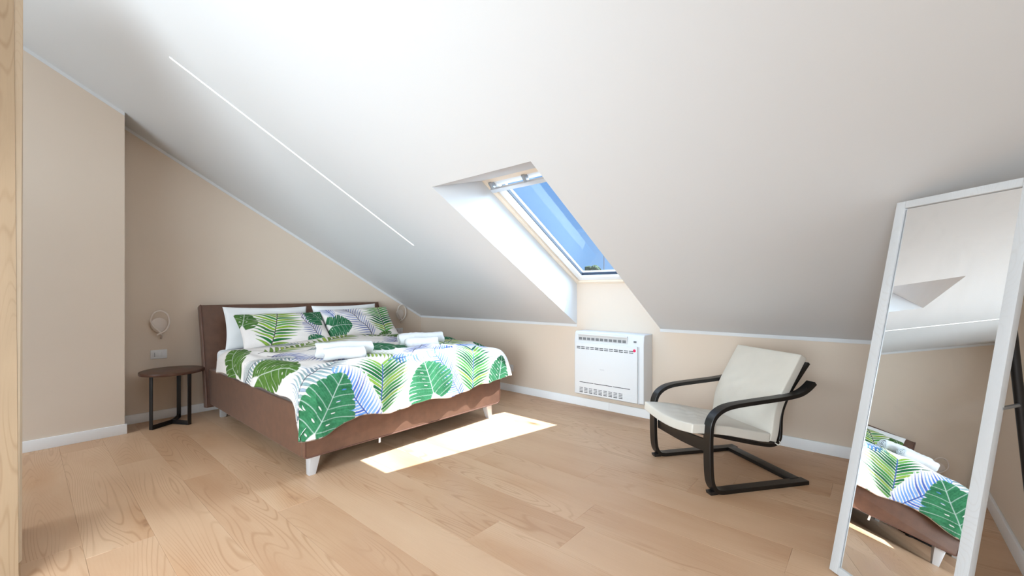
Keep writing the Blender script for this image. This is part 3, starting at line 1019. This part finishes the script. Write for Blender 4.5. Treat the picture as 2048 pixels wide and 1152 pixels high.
def duvet_hem(a, co):
    """Rolls the cloth's edge under, all round, so the quilt has a thickness."""
    loop = np.concatenate([a[:, 0], a[-1, 1:], a[::-1, -1][1:], a[0, ::-1][1:-1]])
    inn = np.concatenate([a[:, 6], a[-7, 1:], a[::-1, -7][1:], a[6, ::-1][1:-1]])
    c = co[loop]; d = co[inn] - c
    d /= np.linalg.norm(d, axis=1)[:, None] + 1e-9
    centre = np.array([0.0, 0.0, 0.0])
    hd = centre - c; hd[:, 2] = 0; hd /= np.linalg.norm(hd, axis=1)[:, None]
    rows = [c - d * 0.006 + hd * 0.003, c - d * 0.007 + hd * 0.014, c - d * 0.002 + hd * 0.024, c + d * 0.05 + hd * 0.03]
    n, base = len(loop), len(co)
    rows_i = [loop] + [base + k * n + np.arange(n) for k in range(len(rows))]
    q = []
    for k in range(len(rows)):
        r0, r1 = rows_i[k], rows_i[k + 1]
        q.append(np.stack([r0, r1, np.roll(r1, -1), np.roll(r0, -1)], -1))
    return np.concatenate(rows), np.concatenate(q), lambda cols: np.concatenate([cols[loop] * 0.5 + np.array(WHITE) * 0.5] * len(rows))


dv = grid_obj('duvet', X, Y, Z, img, M['print'], (-3.6, 2.1, 0.66), duvet_hem)
tag(dv, 'white duvet printed with green and blue tropical leaves spread over the bed', 'duvet')


# ------------------------------------------------------------------ pillows
def pillow(name, w, h, thick, loc, rot, mat, label, cat, group, printed_=None, n=90, seed=0):
    rng = np.random.RandomState(seed)
    u = np.linspace(-1, 1, n)[:, None] * np.ones((1, n)); v = np.linspace(-1, 1, n)[None, :] * np.ones((n, 1))
    prof = (np.clip(1 - u ** 2, 0, 1) * np.clip(1 - v ** 2, 0, 1)) ** 0.42
    pinch_u = 1 - 0.055 * (1 - v ** 2); pinch_v = 1 - 0.075 * (1 - u ** 2)
    px_, py_ = u * w / 2 * (1 - 0.055 + 0.055 * v ** 2), v * h / 2 * (1 - 0.08 + 0.08 * u ** 2)
    ph = rng.rand(6) * 6
    wr = 0.006 * np.sin(u * 9 + ph[0] + 2 * np.sin(v * 4 + ph[1])) * prof + 0.005 * np.sin(v * 8 + 3 * u + ph[2]) * prof
    rotm = Euler(rot).to_matrix()
    A_, B_ = (u + 1) / 2 * w, (v + 1) / 2 * h
    objs = []
    co, qs, cols = [], [], []
    for sgn in (1, -1):
        z = sgn * (thick / 2 * prof + wr + 0.0015)
        co.append(np.stack([px_, py_, z], -1).reshape(-1, 3))
        if printed_ is not None:
            cols.append(pillow_print(A_, B_, printed_).reshape(-1, 3))
    a = np.arange(n * n).reshape(n, n)
    q = np.stack([a[:-1, :-1], a[1:, :-1], a[1:, 1:], a[:-1, 1:]], -1).reshape(-1, 4)
    b_ = a + n * n
    q2 = np.stack([b_[:-1, :-1], b_[:-1, 1:], b_[1:, 1:], b_[1:, :-1]], -1).reshape(-1, 4)
    loop = np.concatenate([a[:, 0], a[-1, 1:], a[::-1, -1][1:], a[0, ::-1][1:-1]])
    side = np.stack([loop, loop + n * n, np.roll(loop, -1) + n * n, np.roll(loop, -1)], -1)
    co = np.concatenate(co) @ np.array(rotm).T
    me = bpy.data.meshes.new(name)
    q = np.concatenate([q, q2, side])
    me.from_pydata(co.tolist(), [], q.tolist())
    me.polygons.foreach_set('use_smooth', np.ones(len(q), bool))
    if printed_ is not None:
        cc = np.concatenate(cols)
        at = me.color_attributes.new('print', 'FLOAT_COLOR', 'POINT')
        at.data.foreach_set('color', np.concatenate([cc, np.ones((len(cc), 1))], 1).astype(np.float32).ravel())
    bm = bmesh.new(); bm.from_mesh(me); bmesh.ops.recalc_face_normals(bm, faces=bm.faces); bm.to_mesh(me); bm.free()
    me.materials.append(mat)
    o = bpy.data.objects.new(name, me); COL.objects.link(o)
    o.location = loc
    tag(o, label, cat, group)
    return o


# local x runs along the headboard (+Y of the room), local y up the pillow, local z out of its face (+X of the room)
def lean(deg, roll=0.0, yaw=0.0):
    """Rotation of a pillow leaning back by deg from upright."""
    m = Matrix(((0, 0, 1), (1, 0, 0), (0, 1, 0)))                # x->Y, y->Z, z->X
    return (Euler((0, 0, R(yaw))).to_matrix() @ Euler((0, -R(deg), 0)).to_matrix() @ Euler((R(roll), 0, 0)).to_matrix() @ m).to_euler()


pillow('pillow', 0.80, 0.43, 0.17, (-4.765, 1.672, 0.852), lean(16, -1), M['cotton'], 'plain white pillow against the headboard, on the side of the round table', 'pillow', 'white pillows against the headboard', seed=1)
pillow('pillow', 0.80, 0.43, 0.17, (-4.765, 2.535, 0.856), lean(16, 1), M['cotton'], 'plain white pillow against the headboard, on the side of the low wall', 'pillow', 'white pillows against the headboard', seed=2)
pillow('pillow', 0.84, 0.44, 0.16, (-4.50, 1.735, 0.832), lean(44, 0), M['print'], 'leaf printed pillow nearer the round table, with a yellow green palm frond', 'pillow', 'leaf printed pillows', 0, n=200, seed=3)
pillow('pillow', 0.84, 0.44, 0.16, (-4.52, 2.56, 0.850), lean(40, 2, -3), M['print'], 'leaf printed pillow nearer the low wall, with a dark monstera leaf', 'pillow', 'leaf printed pillows', 1, n=200, seed=4)


# ------------------------------------------------------------------ rolled towels
def towel(label, c, ang, length, rx, rz, turns=3.0, seed=0):
    """A strip of terry rolled into a spiral; c = middle of its underside, ang = direction of its axis."""
    rng = random.Random(seed)
    th = 0.011
    n = 84
    outer, inner = [], []
    for i in range(n + 1):
        a = i / n * turns * 2 * math.pi
        f = 0.16 + 0.84 * i / n
        r0 = f
        outer.append((math.cos(a) * rx * r0, math.sin(a) * rz * r0))
        r1 = max(f - th / rx, 0.03)
        inner.append((math.cos(a) * rx * r1, math.sin(a) * rz * r1))
    ring_ = outer + inner[::-1]
    ax = Vector((math.cos(ang), math.sin(ang), 0)); cr_ = Vector((-ax.y, ax.x, 0))
    c = Vector(c) + Vector((0, 0, rz))
    NL = 26
    V, Fc = [], []
    m_ = len(ring_)
    for k in range(NL + 1):
        t = k / NL - 0.5
        endr = 1 - 0.10 * max(0, (abs(t) - 0.42) / 0.08) ** 2
        wob = 1 + 0.025 * math.sin(k * 1.7 + seed) + 0.015 * rng.uniform(-1, 1)
        for (p, q) in ring_:
            V.append(c + ax * (t * length + 0.006 * math.sin(q * 60 + seed)) + cr_ * (p * endr * wob) + Vector((0, 0, q * endr * wob + 0.003 * math.sin(t * 9 + seed))))
    for k in range(NL):
        for i in range(m_):
            j = (i + 1) % m_
            Fc.append((k * m_ + i, k * m_ + j, (k + 1) * m_ + j, (k + 1) * m_ + i))
    for k in (0, NL):
        for i in range(n):
            Fc.append((k * m_ + i, k * m_ + i + 1, k * m_ + (m_ - 2 - i), k * m_ + (m_ - 1 - i)))
    o = mesh_obj('rolled_towel', V, Fc, M['terry'], smooth=True, loc=(c.x, c.y, c.z - rz), sharp=70)
    tag(o, label, 'towel', 'rolled white towels on the duvet')
    return o


TA = R(66)
towel('longer white rolled towel at the back of the pair nearer the round table', (-3.055, 1.60, 0.712), TA, 0.40, 0.074, 0.068, seed=1)
towel('shorter white rolled towel at the front of the pair nearer the round table', (-2.93, 1.535, 0.716), TA, 0.28, 0.060, 0.052, seed=2)
towel('longer white rolled towel at the back of the pair nearer the low wall', (-3.12, 2.36, 0.722), TA + 0.05, 0.40, 0.074, 0.068, seed=3)
towel('shorter white rolled towel at the front of the pair nearer the low wall', (-2.99, 2.27, 0.722), TA + 0.05, 0.28, 0.060, 0.052, seed=4)

# ------------------------------------------------------------------ armchair
chair = thing('armchair', 'black bentwood cantilever armchair with off white canvas cushions near the mirror', 'armchair', (-0.78, 3.13, 0))
CO, CD, CL = Vector((-0.717, 2.674, 0)), Vector((0.6, 0.8, 0)), Vector((-0.8, 0.6, 0))


def cf3(s_, l_, z_):
    return CO + CD * s_ + CL * l_ + Vector((0, 0, z_))


def ribbon(path, th, l0, l1):
    """A bent lamination: the (s, z) path is its outer line, th its thickness (to the left of travel), l0..l1 its width."""
    P = [np.array(p, float) for p in path]
    V, n = [], len(P)
    for i in range(n):
        t = P[min(i + 1, n - 1)] - P[max(i - 1, 0)]
        t /= np.linalg.norm(t)
        nb = np.array([-t[1], t[0]]) * th
        for p in (P[i], P[i] + nb):
            for l_ in (l0, l1):
                V.append(cf3(p[0], l_, p[1]))
    Fc = []
    for i in range(n - 1):
        a, b_ = 4 * i, 4 * i + 4
        Fc += [(a, a + 1, b_ + 1, b_), (a + 2, b_ + 2, b_ + 3, a + 3), (a, b_, b_ + 2, a + 2), (a + 1, a + 3, b_ + 3, b_ + 1)]
    Fc += [(0, 2, 3, 1), (4 * n - 4, 4 * n - 3, 4 * n - 1, 4 * n - 2)]
    return V, Fc


# side frame: arm tip -> arm -> front bend -> leg -> floor bend -> runner
side_path = smooth_path([(0.720, 0.642), (0.676, 0.607), (0.628, 0.582), (0.57, 0.569), (0.47, 0.558), (0.30, 0.546), (0.14, 0.532), (0.06, 0.512), (0.004, 0.474),
                         (-0.026, 0.42), (-0.034, 0.34), (-0.034, 0.22), (-0.030, 0.12), (-0.018, 0.055), (0.012, 0.014), (0.06, 0.0), (0.14, 0.0), (0.30, 0.0), (0.50, 0.0), (0.675, 0.0)], 6)
for l0 in (0.0, 0.605):
    v, f = ribbon(side_path, 0.025, l0 - 0.002, l0 + 0.060)
    sf = mesh_obj('side_frame', v, f, M['blackwood'], parent=chair, bevel=0.002, segs=1, sharp=28)
    mesh_obj('foot_pad', *boxv(-0.022, 0.03, l0 + 0.006, l0 + 0.05, 0.0, 0.02, lambda s_, l_, z_: cf3(s_ - z_ * 0.25, l_, z_)), M['blackmetal'], parent=sf, bevel=0.003)
mesh_obj('floor_crossbar', *boxv(0.585, 0.655, 0.05, 0.61, 0.002, 0.028, cf3), M['blackwood'], parent=chair, bevel=0.004)
# front rail: sags between the legs
fr_top = smooth_path([(0.055, 0.312), (0.18, 0.298), (0.33, 0.290), (0.48, 0.290), (0.605, 0.292)], 6)
v = []
for l_, z_ in fr_top:
    v += [cf3(-0.006, l_, z_ - 0.075), cf3(0.014, l_, z_ - 0.075), cf3(0.014, l_, z_), cf3(-0.006, l_, z_)]
f = []
for i in range(len(fr_top) - 1):
    a, b_ = 4 * i, 4 * i + 4
    for k in range(4):
        f.append((a + k, a + (k + 1) % 4, b_ + (k + 1) % 4, b_ + k))
f += [(0, 3, 2, 1), tuple(4 * (len(fr_top) - 1) + k for k in range(4))]
mesh_obj('front_rail', v, f, M['blackwood'], parent=chair, bevel=0.003)
# seat and back rails
seat_path = smooth_path([(-0.06, 0.348), (0.05, 0.322), (0.18, 0.288), (0.30, 0.258), (0.40, 0.236), (0.465, 0.226), (0.515, 0.235), (0.545, 0.27), (0.552, 0.33), (0.556, 0.41), (0.575, 0.475), (0.625, 0.565), (0.695, 0.655), (0.765, 0.74)], 6)
for l0 in (0.072, 0.543):
    v, f = ribbon(seat_path, 0.020, l0, l0 + 0.045)
    mesh_obj('seat_frame', v, f, M['blackwood'], parent=chair, bevel=0.002, segs=1, sharp=28)
sp = [np.array(p) for p in seat_path]
for i in (4, 14, 24, 52, 62, 72, 76):
    i = min(i, len(sp) - 2)
    t = sp[i + 1] - sp[i]; t /= np.linalg.norm(t); nb = np.array([-t[1], t[0]])
    pl = [sp[i] - t * 0.022 + nb * 0.002, sp[i] + t * 0.022 + nb * 0.002, sp[i] + t * 0.022 + nb * 0.014, sp[i] - t * 0.022 + nb * 0.014]
    mesh_obj('slat', *prism([cf3(p[0], 0.11, p[1]) for p in pl], CL * 0.44), M['blackwood'], parent=chair, bevel=0.002)
mesh_obj('bolt', *tube([cf3(0.655, -0.003, 0.607), cf3(0.655, 0.002, 0.607)], 0.006, 10), M['blackmetal'], parent=chair)
mesh_obj('bolt', *tube([cf3(-0.018, -0.002, 0.235), cf3(-0.018, 0.003, 0.235)], 0.005, 10), M['blackmetal'], parent=chair)


def cushion(name, path_bot, th, l0, l1, sag, label):
    """A box cushion swept along the (s, z) path of its underside, boxed edges, soft top with a few creases."""
    P = smooth_path(path_bot, 9)
    n, m_ = len(P), 26
    N = []
    for i in range(n):
        t = P[min(i + 1, n - 1)] - P[max(i - 1, 0)]
        t = t / np.linalg.norm(t); N.append(np.array([-t[1], t[0]]))
    V, Fc = [], []
    idx = {}
    for lay in (0, 1):
        for i in range(n):
            for j in range(m_ + 1):
                q = j / m_
                l_ = l0 + (l1 - l0) * q
                sg = sag(i / (n - 1), q)
                edge = min(i, n - 1 - i, j, m_ - j)
                puff = 0.010 * (1 - math.exp(-edge / 2.5)) if lay else 0.0
                cre = 0.0
                if lay:
                    cre = 0.0055 * (math.sin(19 * q + 4 * math.sin(i * 0.21)) ** 3 + 0.5 * math.sin(31 * q + i * 0.4)) * math.exp(-((i / n - 0.45) / 0.25) ** 2) * math.exp(-((q - 0.55) / 0.35) ** 2) * min(1, edge / 3)
                pt = P[i] + N[i] * (th * lay + puff + cre)
                idx[lay, i, j] = len(V)
                V.append(cf3(pt[0], l_, pt[1] + sg))
    for i in range(n - 1):
        for j in range(m_):
            Fc.append((idx[0, i, j], idx[0, i, j + 1], idx[0, i + 1, j + 1], idx[0, i + 1, j]))
            Fc.append((idx[1, i, j], idx[1, i + 1, j], idx[1, i + 1, j + 1], idx[1, i, j + 1]))
    for i in range(n - 1):
        Fc.append((idx[0, i, 0], idx[0, i + 1, 0], idx[1, i + 1, 0], idx[1, i, 0]))
        Fc.append((idx[0, i, m_], idx[1, i, m_], idx[1, i + 1, m_], idx[0, i + 1, m_]))
    for j in range(m_):
        Fc.append((idx[0, 0, j], idx[1, 0, j], idx[1, 0, j + 1], idx[0, 0, j + 1]))
        Fc.append((idx[0, n - 1, j], idx[0, n - 1, j + 1], idx[1, n - 1, j + 1], idx[1, n - 1, j]))
    o = mesh_obj(name, V, Fc, M['canvas'], parent=chair, bevel=0.007, segs=3, sharp=75)
    return o


cushion('seat_cushion', [(-0.118, 0.362), (-0.02, 0.352), (0.10, 0.336), (0.22, 0.310), (0.33, 0.285), (0.43, 0.266)], 0.056, 0.05, 0.60,
        lambda a, q: -0.030 * math.sin(math.pi * q) * (1 - a) ** 0.7, '')
cushion('back_cushion', [(0.482, 0.262), (0.502, 0.33), (0.515, 0.42), (0.543, 0.50), (0.594, 0.59), (0.657, 0.69), (0.714, 0.782)], 0.052, 0.05, 0.60,
        lambda a, q: 0.0, '')
mesh_obj('tie', *tube(smooth_path([cf3(0.47, 0.05, 0.262), cf3(0.475, 0.03, 0.255), cf3(0.487, 0.028, 0.262), cf3(0.50, 0.045, 0.27)], 6), 0.003, 6), M['canvas'], parent=chair, smooth=True)

# ------------------------------------------------------------------ leaning mirror
MB = Vector((-0.152, 2.280, 0.0)); MU = Vector((0.753, -0.658, 0)).normalized()
MUP = Vector((0.138, 0.158, 0.978)); MUP = (MUP - MU * MUP.dot(MU)).normalized()
MN = MUP.cross(MU); MN = MN if MN.y < 0 else -MN             # out of the glass
MW, MH, FW, FD = 0.459, 1.638, 0.038, 0.026


def mf(u, n, v):
    return MB + MU * u + MN * n + MUP * v


mirror = thing('mirror', 'tall leaning mirror in a white wooden frame at the right of the room', 'mirror', (0.1, 2.25, 0))
zoff = 0.006
for a in ((0, FW, 0, MH), (MW - FW, MW, 0, MH), (FW, MW - FW, 0, FW), (FW, MW - FW, MH - FW, MH)):
    mesh_obj('frame_bar', *boxv(a[0], a[1], -FD, 0.0, a[2] + zoff, a[3], mf), M['whitewash'], parent=mirror, bevel=0.003)
mesh_obj('glass', *boxv(FW - 0.004, MW - FW + 0.004, -0.016, -0.009, FW, MH - FW + 0.004, mf), M['mirror'], parent=mirror)
mesh_obj('inner_lip', *join(*[boxv(a[0], a[1], -0.0089, -0.0075, a[2], a[3], mf) for a in ((FW - 0.001, FW + 0.003, FW, MH - FW), (MW - FW - 0.003, MW - FW + 0.001, FW, MH - FW))]), M['steel'], parent=mirror)
mesh_obj('back_panel', *boxv(0.006, MW - 0.006, -0.024, -0.017, 0.012, MH - 0.006, mf), plain('back_board', lin(190, 175, 155), 0.8, 40, 0.05), parent=mirror)
ltop, lfoot = Vector((0.352, 2.19, 1.075)), Vector((0.462, 2.394, 0.0))
sleg = mesh_obj('stand_leg', *tube([ltop, ltop.lerp(lfoot, 0.5), lfoot + Vector((0, 0, 0.012))], 0.0135, 12), M['blackmetal'], parent=mirror, smooth=True)
mesh_obj('leg_foot', *tube([lfoot, lfoot + Vector((-0.002, -0.004, 0.03))], 0.016, 12), M['blackmetal'], parent=sleg, smooth=True)
mesh_obj('hinge', *tube([mf(MW - 0.05, -0.03, 1.09), mf(MW - 0.02, -0.03, 1.09), ltop], 0.009, 10), M['blackmetal'], parent=mirror, smooth=True)
k0 = mf(MW - 0.004, -0.018, 0.838); kl = ltop.lerp(lfoot, (1.075 - 0.818) / 1.075)
d_ = (kl - k0); d_.z = 0
mesh_obj('strap', *tube([k0, k0 + d_ * 0.5, k0 + d_ * 1.25], 0.0065, 8), M['steel'], parent=mirror, smooth=True)

# ------------------------------------------------------------------ seen through the skylight: a far tree top and a roof aerial
tree = thing('tree', 'distant dark green tree top seen through the foot of the skylight', 'tree', (-17.6, 31.0, -9.0))
random.seed(3)
bm = bmesh.new()
for k in range(26):
    a, b_ = random.random() * 6.28, random.uniform(-0.9, 0.85)
    c = Vector((math.cos(a) * math.sqrt(1 - b_ * b_) * 1.0, math.sin(a) * math.sqrt(1 - b_ * b_) * 1.0, b_ * 1.1))
    mtx = Matrix.Translation(Vector((-17.8, 31.0, 2.85)) + c * 0.5 - Vector((-17.6, 31.0, -9.0))) @ Matrix.Scale(random.uniform(0.16, 0.30), 4)
    bmesh.ops.create_icosphere(bm, subdivisions=2, radius=1.0, matrix=mtx)
for v_ in bm.verts:
    v_.co += Vector((random.uniform(-1, 1), random.uniform(-1, 1), random.uniform(-1, 1))) * 0.06
me = bpy.data.meshes.new('crown'); bm.to_mesh(me); bm.free(); me.materials.append(M['leaf_tree'])
o = bpy.data.objects.new('crown', me); COL.objects.link(o); o.parent = tree
mesh_obj('trunk', *tube([(-17.6, 31.0, -9), (-17.65, 31.0, -4), (-17.75, 31.0, 2.4)], [0.35, 0.25, 0.15], 10), M['bark'], parent=tree, smooth=True)

ax_, ay_ = -9.25, 17.1
aer = thing('aerial', 'thin roof aerial standing against the sky in the skylight', 'aerial', (ax_, ay_, 0.35))
mesh_obj('mast', *tube([(ax_, ay_, 0.35), (ax_, ay_, 3.0)], 0.022, 8), M['steel'], parent=aer, smooth=True)
for z in (2.1, 2.2):
    mesh_obj('crossbar', *tube([(ax_ - 0.13, ay_, z), (ax_ + 0.13, ay_, z)], 0.012, 6), M['steel'], parent=aer, smooth=True)
nb_ = thing('house', 'neighbouring house hidden below the skylight, under the roof aerial', 'house', (ax_, ay_, -9))
mesh_obj('walls', *boxv(ax_ - 4, ax_ + 4, ay_ - 3, ay_ + 3, -9, -1.2), M['facade'], parent=nb_)
mesh_obj('roof', *prism([(ax_ - 4.3, ay_ - 3.4, -1.3), (ax_ - 4.3, ay_, 0.4), (ax_ - 4.3, ay_ + 3.4, -1.3)], (8.6, 0, 0)), M['roof'], parent=nb_)
